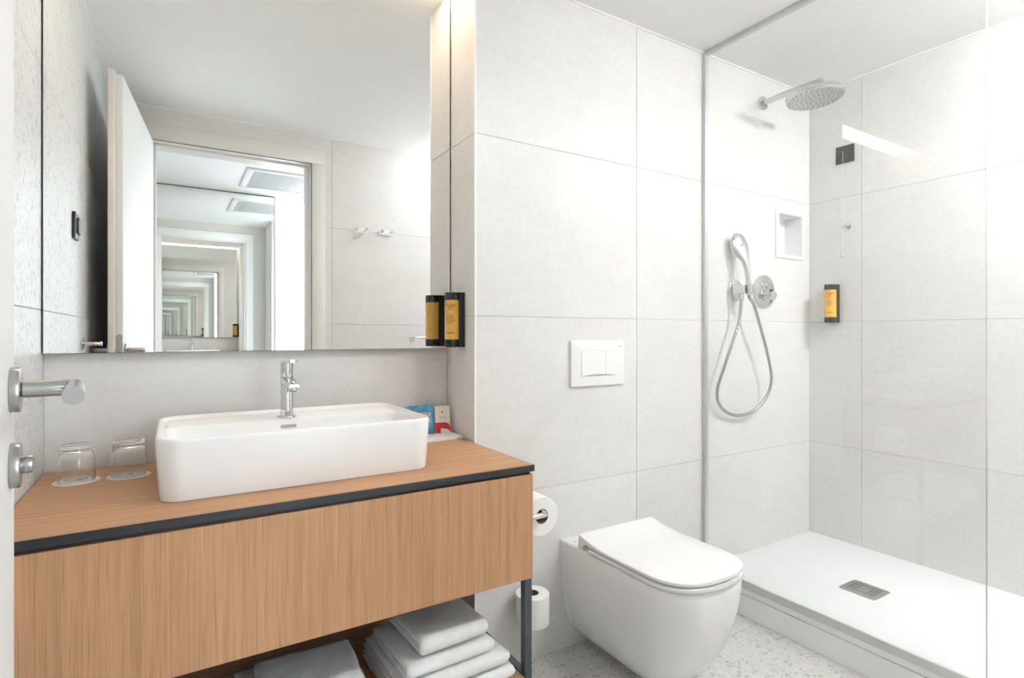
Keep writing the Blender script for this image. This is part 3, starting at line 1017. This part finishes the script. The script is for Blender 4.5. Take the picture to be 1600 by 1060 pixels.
# ------------------------------------------------------------------ toilet
TX = 1.363
to = thing('toilet', 'white wall-hung toilet with closed slim lid', 'toilet', (TX, WB, 0))
secs = [(0.048, 0.085, -0.365, 0.075), (0.051, 0.105, -0.398, 0.09), (0.062, 0.119, -0.425, 0.10), (0.085, 0.131, -0.452, 0.11), (0.120, 0.142, -0.478, 0.116), (0.170, 0.153, -0.504, 0.120), (0.230, 0.162, -0.525, 0.120), (0.300, 0.170, -0.540, 0.119), (0.360, 0.1735, -0.546, 0.118), (0.385, 0.1735, -0.546, 0.118), (0.3905, 0.171, -0.5435, 0.116), (0.3925, 0.166, -0.5385, 0.112)]
rings = [rrect(-w, w, yf, -0.003, (r, r, 0.004, 0.004), z, 12) for z, w, yf, r in secs]
MB().loft(rings).build('bowl', 'ceramic', to, 50)
rings = [[(x, y, z) for x, z in pts] for y, pts in ((-0.0005, None), (-0.007, None)) for pts in [[(-0.178, 0.3945), (-0.1775, 0.33), (-0.170, 0.23), (-0.158, 0.15), (-0.138, 0.085), (-0.11, 0.056), (0.11, 0.056), (0.138, 0.085), (0.158, 0.15), (0.170, 0.23), (0.1775, 0.33), (0.178, 0.3945)]]]
MB().loft(rings).build('wall_flange', 'ceramic', to, 30)


def pan_slab(hw, yb, yf, ztop, zbot, n=44, fr=0.16, pw=2.7, rnd=0.003):
    """plate with straight sides and a rounded front; ztop/zbot are functions of y"""
    rings = []
    for i in range(n + 1):
        s = i / n
        s = 1 - (1 - s) ** 2.2
        y = yb + (yf - yb) * s
        u = max(0.0, (yf + fr - y) / fr)
        w = hw * max(0.0, 1 - min(1, u) ** pw) ** (1 / pw)
        w = max(w, 0.002)
        zt, zb = ztop(y), zbot(y)
        m = min(rnd, w / 2, (zt - zb) / 2 * 0.95)
        rings.append([(-w + m, y, zb), (w - m, y, zb), (w - m * 0.3, y, zb + m * 0.3), (w, y, zb + m), (w, y, zt - m), (w - m * 0.3, y, zt - m * 0.3), (w - m, y, zt), (w * 0.5, y, zt), (0, y, zt), (-w * 0.5, y, zt), (-w + m, y, zt), (-w + m * 0.3, y, zt - m * 0.3), (-w, y, zt - m), (-w, y, zb + m), (-w + m * 0.3, y, zb + m * 0.3)])
    return MB().loft(rings)


YB = -0.103
sm = lambda t: max(0.0, min(1.0, t)) ** 2
pan_slab(0.1765, -0.155, -0.5570, lambda y: 0.4085, lambda y: 0.3965, rnd=0.003).build('seat', 'toilet_seat', to, 50)
lid_top = lambda y: 0.4245 + 0.020 * sm(1 - (YB - y) / 0.15)
lid_bot = lambda y: 0.4138 if (YB - y) > 0.055 else 0.4138 - 0.016 * (1 - ((YB - y) / 0.055)) ** 0.35 + 0.0 if (YB - y) < 0.022 else 0.4138 + 0.010 * (1 - (YB - y) / 0.055)
pan_slab(0.1755, YB, -0.5555, lid_top, lid_bot, n=60, rnd=0.003).build('lid', 'toilet_seat', to, 50)
for s in (-1, 1):
    MB().cyl((s * 0.10 - 0.012, YB - 0.012, 0.404), (s * 0.10 + 0.012, YB - 0.012, 0.404), 0.009, 20, 0.001).build('hinge', 'chrome', to)
MB().box(-0.151, -0.139, -0.045, -0.040, 0.3926, 0.3929).build('printed_mark', 'print_grey', to, 0)

# ------------------------------------------------------------------ flush plate
fp = thing('flush_plate', 'white dual flush plate on the wall above the toilet', 'flush plate', (1.356, WB, 1.022))
pw2, ph2 = 0.129, 0.0845
rg = [rrect(-pw2, pw2, -ph2, ph2, 0.006, 0), rrect(-pw2, pw2, -ph2, ph2, 0.006, 0.008), rrect(-pw2 + 0.0015, pw2 - 0.0015, -ph2 + 0.0015, ph2 - 0.0015, 0.005, 0.0105), rrect(-pw2 + 0.006, pw2 - 0.006, -ph2 + 0.006, ph2 - 0.006, 0.004, 0.012)]
MXW = Matrix(((1, 0, 0, 0), (0, 0, -1, 0), (0, 1, 0, 0), (0, 0, 0, 1)))     # (x, y, z) -> (x, -z, y): plate lying on the wall
MB().loft(rg, mx=MXW).build('cover', 'plastic_white', fp)
MB().loft([rrect(-0.0835, 0.0850, -0.0475, 0.0485, 0.003, z) for z in (0.0105, 0.0122)], mx=MXW).build('recess', 'print_grey', fp, 0)
for x0, x1 in ((-0.0825, 0.0330), (0.0340, 0.0840)):
    # push buttons with a bowed lower edge
    vs, n = [], 12
    for z in (0.0110, 0.0150):
        for i in range(n + 1):
            x = x0 + (x1 - x0) * i / n
            u = (x - 0.0008) / 0.0835
            vs.append((x, -0.0462 + 0.0055 * (1 - u * u), z))
        vs.append((x1, 0.0478, z - 0.002 if z > 0.012 else z))
        vs.append((x0, 0.0478, z - 0.002 if z > 0.012 else z))
    m_ = n + 3
    MB().add(vs, [tuple(range(m_)), tuple(range(m_, 2 * m_))] + [(i, (i + 1) % m_, (i + 1) % m_ + m_, i + m_) for i in range(m_)], MXW).build('push_button', 'plastic_white', fp, 30)
mb = MB()
for i in range(3):
    mb.box(0.096 + i * 0.0058, 0.0995 + i * 0.0058, 0.060, 0.0645, 0.0119, 0.0123, mx=MXW)
mb.build('printed_mark', 'print_grey', fp, 0)

# ------------------------------------------------------------------ shower tray
TRY0 = YF + 0.003
st = thing('shower_tray', 'low white rectangular shower tray behind the glass screen', 'shower tray', (0, 0, 0))
MB().box(XG - 0.0044, XR - 0.001, TRY0, WB - 0.001, 0.089, 0.133, 0.002, 2).build('tray', 'acrylic', st)
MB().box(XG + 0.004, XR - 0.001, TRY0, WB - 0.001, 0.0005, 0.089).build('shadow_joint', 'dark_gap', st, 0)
MB().box(XG - 0.0044, XG + 0.0035, TRY0, WB - 0.001, 0.0005, 0.0865, 0.001, 1).build('plinth', 'acrylic', st)
dc = bpy.data.objects.new('drain_cover', None)
COL.objects.link(dc)
dc.parent = st
dc.location = (2.298, 1.115, 0.133)
MB().loft([rrect(-0.064, 0.064, -0.067, 0.067, 0.012, z) for z in (0.0002, 0.0018)] + [rrect(-0.063, 0.063, -0.066, 0.066, 0.0115, 0.0024)]).build('cover_plate', 'drain_steel', dc)
mb = MB()
for r_ in range(9):
    for c_ in range(9):
        if 3 <= r_ <= 5 and 2 <= c_ <= 6:
            continue
        x = -0.038 + c_ * 0.0095 + (0.003 if r_ % 2 else 0)
        y = -0.044 + r_ * 0.011
        mb.box(x - 0.0032, x + 0.0032, y - 0.0013, y + 0.0013, 0.00235, 0.0026)
mb.build('slots', 'dark_gap', dc, 0)['kind'] = 'stuff'

# ------------------------------------------------------------------ shower screen
GY0 = 0.624
sg = thing('shower_screen', 'clear fixed glass shower screen from floor to ceiling', 'glass screen', (0, 0, 0))
MB().box(XG - 0.004, XG + 0.004, GY0 + 0.0015, WB - 0.006, 0.140, CEIL - 0.008).build('glass_panel', 'screen_glass', sg, 0)
MB().box(XG - 0.004, XG + 0.004, GY0, GY0 + 0.0015, 0.140, CEIL - 0.008).build('glass_edge', 'glass_edge', sg, 0)
MB().box(XG - 0.010, XG + 0.010, WB - 0.016, WB - 0.0003, 0.134, CEIL - 0.0005, 0.001, 1).build('wall_profile', 'alu', sg)
MB().box(XG - 0.010, XG + 0.010, GY0, WB - 0.016, CEIL - 0.018, CEIL - 0.0005, 0.001, 1).build('ceiling_profile', 'alu', sg)
MB().box(XG - 0.0125, XG - 0.0045, GY0, WB - 0.016, 0.116, 0.146, 0.001, 1).build('sill_profile', 'alu', sg)
MB().box(XG - 0.0045, XG + 0.007, GY0, WB - 0.016, 0.1335, 0.1395, 0.0008, 1).build('sill_seat', 'alu', sg)

# ------------------------------------------------------------------ shower head and arm
sh = thing('rain_shower', 'chrome round rain shower head on a straight wall arm', 'shower head', (2.360, WB, 2.213))
MB().cyl((0, -0.0005, 0), (0, -0.012, 0), 0.031, 40, 0.0015).build('wall_rose', 'chrome', sh)
MB().loft([[(p[0], y, p[1]) for p in rrect(-w, w, -h, h, min(w, h) * 0.8, 0, 5)] for y, w, h in ((-0.010, 0.0135, 0.0125), (-0.20, 0.0135, 0.0120), (-0.268, 0.0135, 0.0110), (-0.281, 0.0115, 0.0095), (-0.286, 0.008, 0.006))]).build('arm', 'chrome', sh)
MB().cyl((0, -0.252, -0.008), (0, -0.252, -0.026), 0.011, 24, 0.001).build('joint_collar', 'chrome', sh)
MB().lathe([(0.004, 0.012), (0.010, 0.009), (0.0125, 0.0), (0.010, -0.009), (0.006, -0.012)], 24, Matrix.Translation((0, -0.252, -0.033))).build('ball_joint', 'chrome', sh)
HM = Matrix.Translation((0, -0.252, -0.060)) @ Matrix.Rotation(math.radians(-4), 4, 'X')
MB().lathe([(0.012, 0.020), (0.020, 0.0165), (0.045, 0.0125), (0.108, 0.0115), (0.1125, 0.0100), (0.1140, 0.006), (0.1140, -0.006), (0.1125, -0.0085), (0.1095, -0.0095), (0.0, -0.0095)], 64, HM, True, False).build('head_disc', 'chrome', sh, 30)
MB().lathe([(0.108, -0.0094), (0.108, -0.0105), (0.0, -0.0106)], 64, HM, False, False).build('spray_plate', 'alu', sh)
mb = MB()
for ring_, cnt in ((0.018, 6), (0.036, 12), (0.054, 18), (0.072, 22), (0.088, 26), (0.101, 28)):
    for i in range(cnt):
        a = 2 * PI * i / cnt + ring_ * 40
        p = HM @ Vector((ring_ * math.cos(a), ring_ * math.sin(a), 0))
        mb.lathe([(0.0022, -0.0105), (0.0018, -0.0128), (0.0009, -0.0130)], 6, HM @ Matrix.Translation((ring_ * math.cos(a), ring_ * math.sin(a), 0)))
mb.build('nozzles', 'nozzle', sh)['kind'] = 'stuff'

# ------------------------------------------------------------------ shower valve
sv = thing('shower_valve', 'round chrome shower control plate with two buttons and a knob', 'shower valve', (2.367, WB, 1.331))
MB().lathe([(0.074, 0.0003), (0.0755, 0.0015), (0.0755, 0.011), (0.0745, 0.0135), (0.072, 0.0145), (0.0, 0.0145)], 64, MXW, True, False).build('plate', 'chrome', sv, 30)
for sx in (-1, 1):
    b = MB().lathe([(0.0125, 0.0140), (0.0125, 0.0165), (0.0115, 0.0175), (0.0, 0.0175)], 28, MXW @ Matrix.Translation((sx * 0.0185, 0.028, 0)), True, False).build('push_button', 'chrome', sv)
    MB().lathe([(0.0095, 0.0174), (0.0095, 0.0178), (0.0075, 0.0178), (0.0075, 0.0174)], 24, MXW @ Matrix.Translation((sx * 0.0185, 0.028, 0)), False, False).build('button_symbol', 'print_grey', b)
MB().lathe([(0.024, 0.0140), (0.024, 0.030), (0.022, 0.033), (0.0, 0.033)], 36, MXW @ Matrix.Translation((0, -0.022, 0)), True, False).build('knob_base', 'chrome', sv)
MB().cyl((0, -0.033, -0.022), (0, -0.050, -0.022), 0.0135, 28, 0.001).build('knob_neck', 'chrome', sv)
MB().cyl((-0.030, -0.042, -0.022), (0.030, -0.042, -0.022), 0.0085, 24, 0.001).build('knob_bar', 'chrome', sv)
MB().cyl((0, -0.050, -0.022), (0, -0.058, -0.022), 0.0205, 32, 0.001).build('knob_cap', 'chrome', sv)

# ------------------------------------------------------------------ hand shower, holder, hose
hh = thing('hand_shower_holder', 'chrome wall outlet and cradle holding the hand shower', 'shower holder', (2.160, WB, 1.327))
MB().lathe([(0.047, 0.0003), (0.048, 0.001), (0.048, 0.008), (0.046, 0.0095), (0.0, 0.0095)], 48, MXW, True, False).build('rose', 'chrome', hh)
MB().box(-0.036, -0.006, -0.070, -0.008, -0.019, 0.021, 0.005, 3).build('outlet_body', 'chrome', hh)
MB().cyl((-0.020, -0.052, -0.017), (-0.020, -0.052, -0.044), 0.0095, 24, 0.001).build('hose_nut', 'chrome', hh)
mb = MB()
cr = []
for a in range(0, 13):
    t = math.radians(-150 + a * 25)
    cr.append((0.0185 * math.cos(t), 0.0185 * math.sin(t)))
inn = [(x * 0.78, y * 0.78) for x, y in cr]
prof = cr + inn[::-1]
mb.loft([[(p[0] + 0.008, p[1] - 0.069, z) for p in prof] for z in (-0.018, 0.021)])
# cap faces of the C-shaped clip are concave: cover with quads instead of one n-gon
mb.f = [f for f in mb.f if len(f) == 4]
nn = len(prof)
for base in (0, nn):
    for j in range(len(cr) - 1):
        mb.f.append((base + j, base + j + 1, base + nn - 2 - j, base + nn - 1 - j))
mb.build('cradle_clip', 'chrome', hh)

hs = thing('hand_shower', 'chrome hand shower with its looping silver hose', 'hand shower', (2.180, WB - 0.072, 1.300))
pth = [(-0.012, 0.003, 0.000), (-0.013, 0.004, 0.030), (-0.015, 0.005, 0.062), (-0.018, 0.008, 0.110), (-0.024, 0.013, 0.150), (-0.030, 0.020, 0.182), (-0.038, 0.028, 0.217), (-0.047, 0.036, 0.250), (-0.053, 0.040, 0.266), (-0.057, 0.042, 0.276)]
wid = [0.0095, 0.0115, 0.0125, 0.0140, 0.0190, 0.0330, 0.0445, 0.0390, 0.0245, 0.006]
thk = [0.0095, 0.0115, 0.0120, 0.0125, 0.0130, 0.0135, 0.0130, 0.0110, 0.0085, 0.004]
P3 = catmull(pth, 5)
def interp(arr, i, n=5):
    a, f_ = divmod(i, n)
    if a >= len(arr) - 1:
        return arr[-1]
    return arr[a] + (arr[a + 1] - arr[a]) * f_ / n
nrm = Vector((0.22, 0.92, -0.25)).normalized()
rings = []
for i, p in enumerate(P3):
    t = (P3[min(i + 1, len(P3) - 1)] - P3[max(i - 1, 0)]).normalized()
    n_ = (nrm - t * nrm.dot(t)).normalized()
    a_ = t.cross(n_)
    rings.append([p + a_ * interp(wid, i) * math.cos(2 * PI * j / 28) + n_ * interp(thk, i) * math.sin(2 * PI * j / 28) * (0.8 if math.sin(2 * PI * j / 28) > 0 else 1.0) for j in range(28)])
MB().loft(rings).build('handle', 'chrome', hs, 60)
# spray face disc on the wall side of the head
hc = Vector(pth[6]) + nrm * 0.010
tt = (Vector(pth[8]) - Vector(pth[5])).normalized()
nz_ = (nrm - tt * nrm.dot(tt)).normalized()
xx = tt.cross(nz_)
DM = Matrix(((xx.x, tt.x, nz_.x, hc.x), (xx.y, tt.y, nz_.y, hc.y), (xx.z, tt.z, nz_.z, hc.z), (0, 0, 0, 1)))
MB().lathe([(0.034, -0.006), (0.0435, -0.002), (0.045, 0.002), (0.0440, 0.006), (0.040, 0.008), (0.0, 0.008)], 44, DM @ Matrix.Diagonal((0.95, 1.12, 1, 1)), True, False).build('spray_face', 'plastic_white', hs, 40)
MB().loft([rrect(-0.0035, 0.0035, -0.005, 0.005, 0.001, z) for z in (-0.0245, -0.0235)], mx=DM @ Matrix.Translation((0, 0.004, -0.0013))).build('select_button', 'nozzle', hs)
hp_ = [(-0.040, 0.020, -0.012), (-0.043, 0.021, -0.045), (-0.060, 0.022, -0.125), (-0.130, 0.026, -0.275), (-0.170, 0.034, -0.370), (-0.178, 0.040, -0.415), (-0.168, 0.044, -0.460), (-0.130, 0.046, -0.500), (-0.070, 0.046, -0.527), (-0.005, 0.044, -0.533), (0.065, 0.038, -0.520), (0.125, 0.030, -0.483), (0.160, 0.022, -0.435), (0.170, 0.018, -0.395), (0.165, 0.014, -0.350), (0.130, 0.010, -0.255), (0.070, 0.006, -0.130), (0.020, 0.002, -0.040), (-0.009, 0.002, -0.012), (-0.012, 0.003, 0.002)]
hc_ = catmull(hp_, 24)
rr_ = [0.0066 + 0.0006 * math.sin(i * 2.1) for i in range(len(hc_))]
MB().tube(hc_, 0.0068, 12, True, rr_).build('hose', 'hose', hs, 80)

# ------------------------------------------------------------------ recessed shelf in the shower wall
ns = thing('shower_niche', 'small white recessed shelf in the shower wall', 'niche', (0, WB, 0))
mb = slab(MB(), lambda a, b, n: (a, -n, b), (NX0 - 0.023, NX1 + 0.019, NZ0 - 0.016, NZ1 + 0.019), 0.0005, 0.006, [(NX0 + 0.001, NX1 - 0.001, NZ0 + 0.001, NZ1 - 0.001)])
mb.build('flange', 'plastic_white', ns, 0)
D_ = 0.085
mb = MB()
for (x0, x1, z0, z1) in ((NX0 + 0.0005, NX0 + 0.003, NZ0 + 0.0005, NZ1 - 0.0005), (NX1 - 0.003, NX1 - 0.0005, NZ0 + 0.0005, NZ1 - 0.0005), (NX0 + 0.003, NX1 - 0.003, NZ0 + 0.0005, NZ0 + 0.003), (NX0 + 0.003, NX1 - 0.003, NZ1 - 0.003, NZ1 - 0.0005)):
    mb.box(x0, x1, 0.0, D_, z0, z1)
mb.build('side_walls', 'plastic_white', ns, 0)
MB().box(NX0 + 0.0005, NX1 - 0.0005, D_, D_ + 0.003, NZ0 + 0.0005, NZ1 - 0.0005).build('back_panel', 'plastic_white', ns, 0)

# ------------------------------------------------------------------ soap dispensers (amber cartridge in black bracket)
def dispenser(loc, label, phi):
    """wall plane at local y=0, body towards -y; the print is wrapped round the body at angle phi"""
    t = thing('soap_dispenser', label, 'dispenser', loc, -PI / 2, 'amber soap dispensers')
    H_ = 0.184
    cyx, r = -0.034, 0.0265
    def ring(rad, z):
        return [(rad * math.cos(2 * PI * j / 40), cyx + rad * 0.98 * math.sin(2 * PI * j / 40), z) for j in range(40)]
    MB().loft([rrect(-0.0275, 0.0275, -0.022, -0.0005, (0.003, 0.003, 0.001, 0.001), z) for z in (0, H_)]).build('wall_bracket', 'dark_plastic', t)
    MB().loft([ring(r - 0.002, 0), ring(r + 0.0003, 0.0015), ring(r + 0.0006, 0.026)]).build('bottom_cap', 'dark_plastic', t, 40)
    MB().loft([ring(r + 0.0006, H_ - 0.026), ring(r + 0.0003, H_ - 0.0015), ring(r - 0.002, H_)]).build('top_cap', 'dark_plastic', t, 40)
    body = MB().loft([ring(r, 0.026), ring(r, H_ - 0.026)]).build('cartridge', 'amber', t, 40)
    def wrap(vs, x0, z0):
        out = []
        for v in vs:
            a = phi + (v[0] + x0) / r
            out.append(((r + 0.0003) * math.sin(a), cyx - (r + 0.0003) * 0.98 * math.cos(a), v[1] + z0))
        return out
    def line(text, size, z):
        vs, fs = text_mesh(text, size)
        MB().add(wrap(vs, 0, z), fs).build('lettering', 'amber_print', body, 0)
    line('argan', 0.0185, 0.141)
    line('SOURCE', 0.0052, 0.1305)
    mb = MB()
    def bar(x0, x1, z0, z1):
        mb.add(wrap([(x0 + (x1 - x0) * i / 4, z) for z in (z0, z1) for i in range(5)], 0, 0), [(i, i + 1, i + 6, i + 5) for i in range(4)])
    x = -0.012
    while x < 0.010:
        bar(x, x + 0.0017, 0.1235, 0.1250)
        x += 0.0026
    mb.build('printed_line', 'amber_print', body, 0)
    mb = MB()
    x = -0.014
    while x < 0.013:
        bar(x, x + 0.0019, 0.046, 0.0500)
        x += 0.0027
    mb.build('printed_line', 'amber_print', body, 0)
    mb = MB()
    for rad, cnt, sz in ((0.0145, 30, 0.0009), (0.0115, 20, 0.0011), (0.008, 14, 0.0011), (0.0045, 8, 0.0010), (0.0, 1, 0.0014)):
        for i in range(cnt):
            a = 2 * PI * i / cnt
            cx_, cz_ = rad * math.cos(a), 0.094 + rad * math.sin(a)
            mb.add(wrap([(cx_ + sz * math.cos(b * PI / 3), cz_ + sz * math.sin(b * PI / 3)) for b in range(6)], 0, 0), [tuple(range(6))])
    mb.build('printed_rosette', 'amber_print', body, 0)
    return t


dispenser((XBOX, 1.694, 1.0865), 'amber soap dispenser on the alcove side wall beside the mirror', math.radians(48))
dispenser((XR, 1.474, 1.186), 'amber soap dispenser on the right shower wall', math.radians(22))

# ------------------------------------------------------------------ alarm pull switch and hook on the shower wall
al = thing('alarm_pull_switch', 'dark square pull-cord switch high on the shower wall', 'switch', (XR, 1.421, 1.993), -PI / 2)
MB().box(-0.042, 0.042, -0.009, -0.0005, -0.041, 0.041, 0.002, 2).build('plate', 'switch_dark', al)
MB().box(-0.014, 0.014, -0.020, -0.009, -0.022, 0.022, 0.002, 2).build('rocker', 'switch_dark', al)
MB().tube([(0.0, -0.019, 0.012), (0.0, -0.025, 0.010), (0.001, -0.026, -0.10), (0.0, -0.029, -0.47)], 0.0009, 6).build('pull_cord', 'cord', al)
MB().lathe([(0.003, 0.0), (0.0045, -0.004), (0.0072, -0.028), (0.0065, -0.0295)], 20, Matrix.Translation((0, -0.029, -0.466))).build('cord_weight', 'print_grey', al)

hk = thing('robe_hook', 'small round chrome hook on the shower wall behind the pull cord', 'hook', (XR, 1.410, 1.642), -PI / 2)
MB().cyl((0, -0.0005, 0), (0, -0.005, 0), 0.0165, 28, 0.001).build('rose', 'chrome', hk)
MB().cyl((0, -0.005, 0), (0, -0.030, 0), 0.0055, 20).build('stem', 'chrome', hk)
MB().cyl((0, -0.030, 0), (0, -0.037, 0), 0.0125, 28, 0.0015).build('knob', 'chrome', hk)

# ------------------------------------------------------------------ things seen in the mirror
ls = thing('light_switch', 'black square rocker light switch on the terrazzo wall', 'switch', (XL, 1.237, 1.487), PI / 2)
MB().box(-0.042, 0.042, -0.010, -0.0005, -0.043, 0.043, 0.002, 2).build('plate', 'switch_dark', ls)
MB().box(-0.023, 0.023, -0.017, -0.010, -0.026, 0.026, 0.0015, 2).build('rocker', 'graphite', ls)

ds = thing('door_buffer', 'chrome wall-mounted door buffer on the terrazzo wall beside the door', 'door stop', (XL, 1.050, 1.095), PI / 2)
MB().cyl((0, -0.0005, 0), (0, -0.005, 0), 0.022, 32, 0.001).build('rose', 'chrome', ds)
MB().cyl((0, -0.005, 0), (0, -0.052, 0), 0.0075, 24, 0.001, 0.0065).build('stem', 'chrome', ds)
MB().cyl((0, -0.052, 0), (0, -0.060, 0), 0.009, 24, 0.001).build('tip', 'chrome', ds)

for x, lab in ((1.022, 'white double hook plate nearest the door frame, seen in the mirror'), (1.188, 'white double hook plate farther from the door frame, seen in the mirror')):
    dh = thing('double_hook', lab, 'hook', (x, YF, 1.790), PI, 'double hooks on the wall beside the door')
    MB().loft([rrect(-0.050, 0.050, -0.0165, 0.0165, 0.016, z, 8) for z in (0.0005, 0.005)], mx=MXW).build('plate', 'plastic_white', dh)
    for s in (-0.031, 0.031):
        MB().cyl((s, -0.005, 0), (s, -0.030, 0.004), 0.006, 20).build('peg', 'chrome', dh)
        MB().cyl((s, -0.030, 0.004), (s, -0.037, 0.005), 0.010, 24, 0.001).build('peg_head', 'chrome', dh)

rl = thing('towel_rail', 'chrome towel rail beside the door, its end seen in the mirror', 'towel rail', (1.375, YF, 1.105), 0)
for x in (0.0, 0.5):
    MB().cyl((x, 0.0005, 0), (x, 0.006, 0), 0.021, 32, 0.001).build('rose', 'chrome', rl)
    MB().cyl((x, 0.006, 0), (x, 0.060, 0), 0.0075, 20).build('post', 'chrome', rl)
MB().cyl((-0.012, 0.060, 0), (0.512, 0.060, 0), 0.0085, 24, 0.001).build('bar', 'chrome', rl)
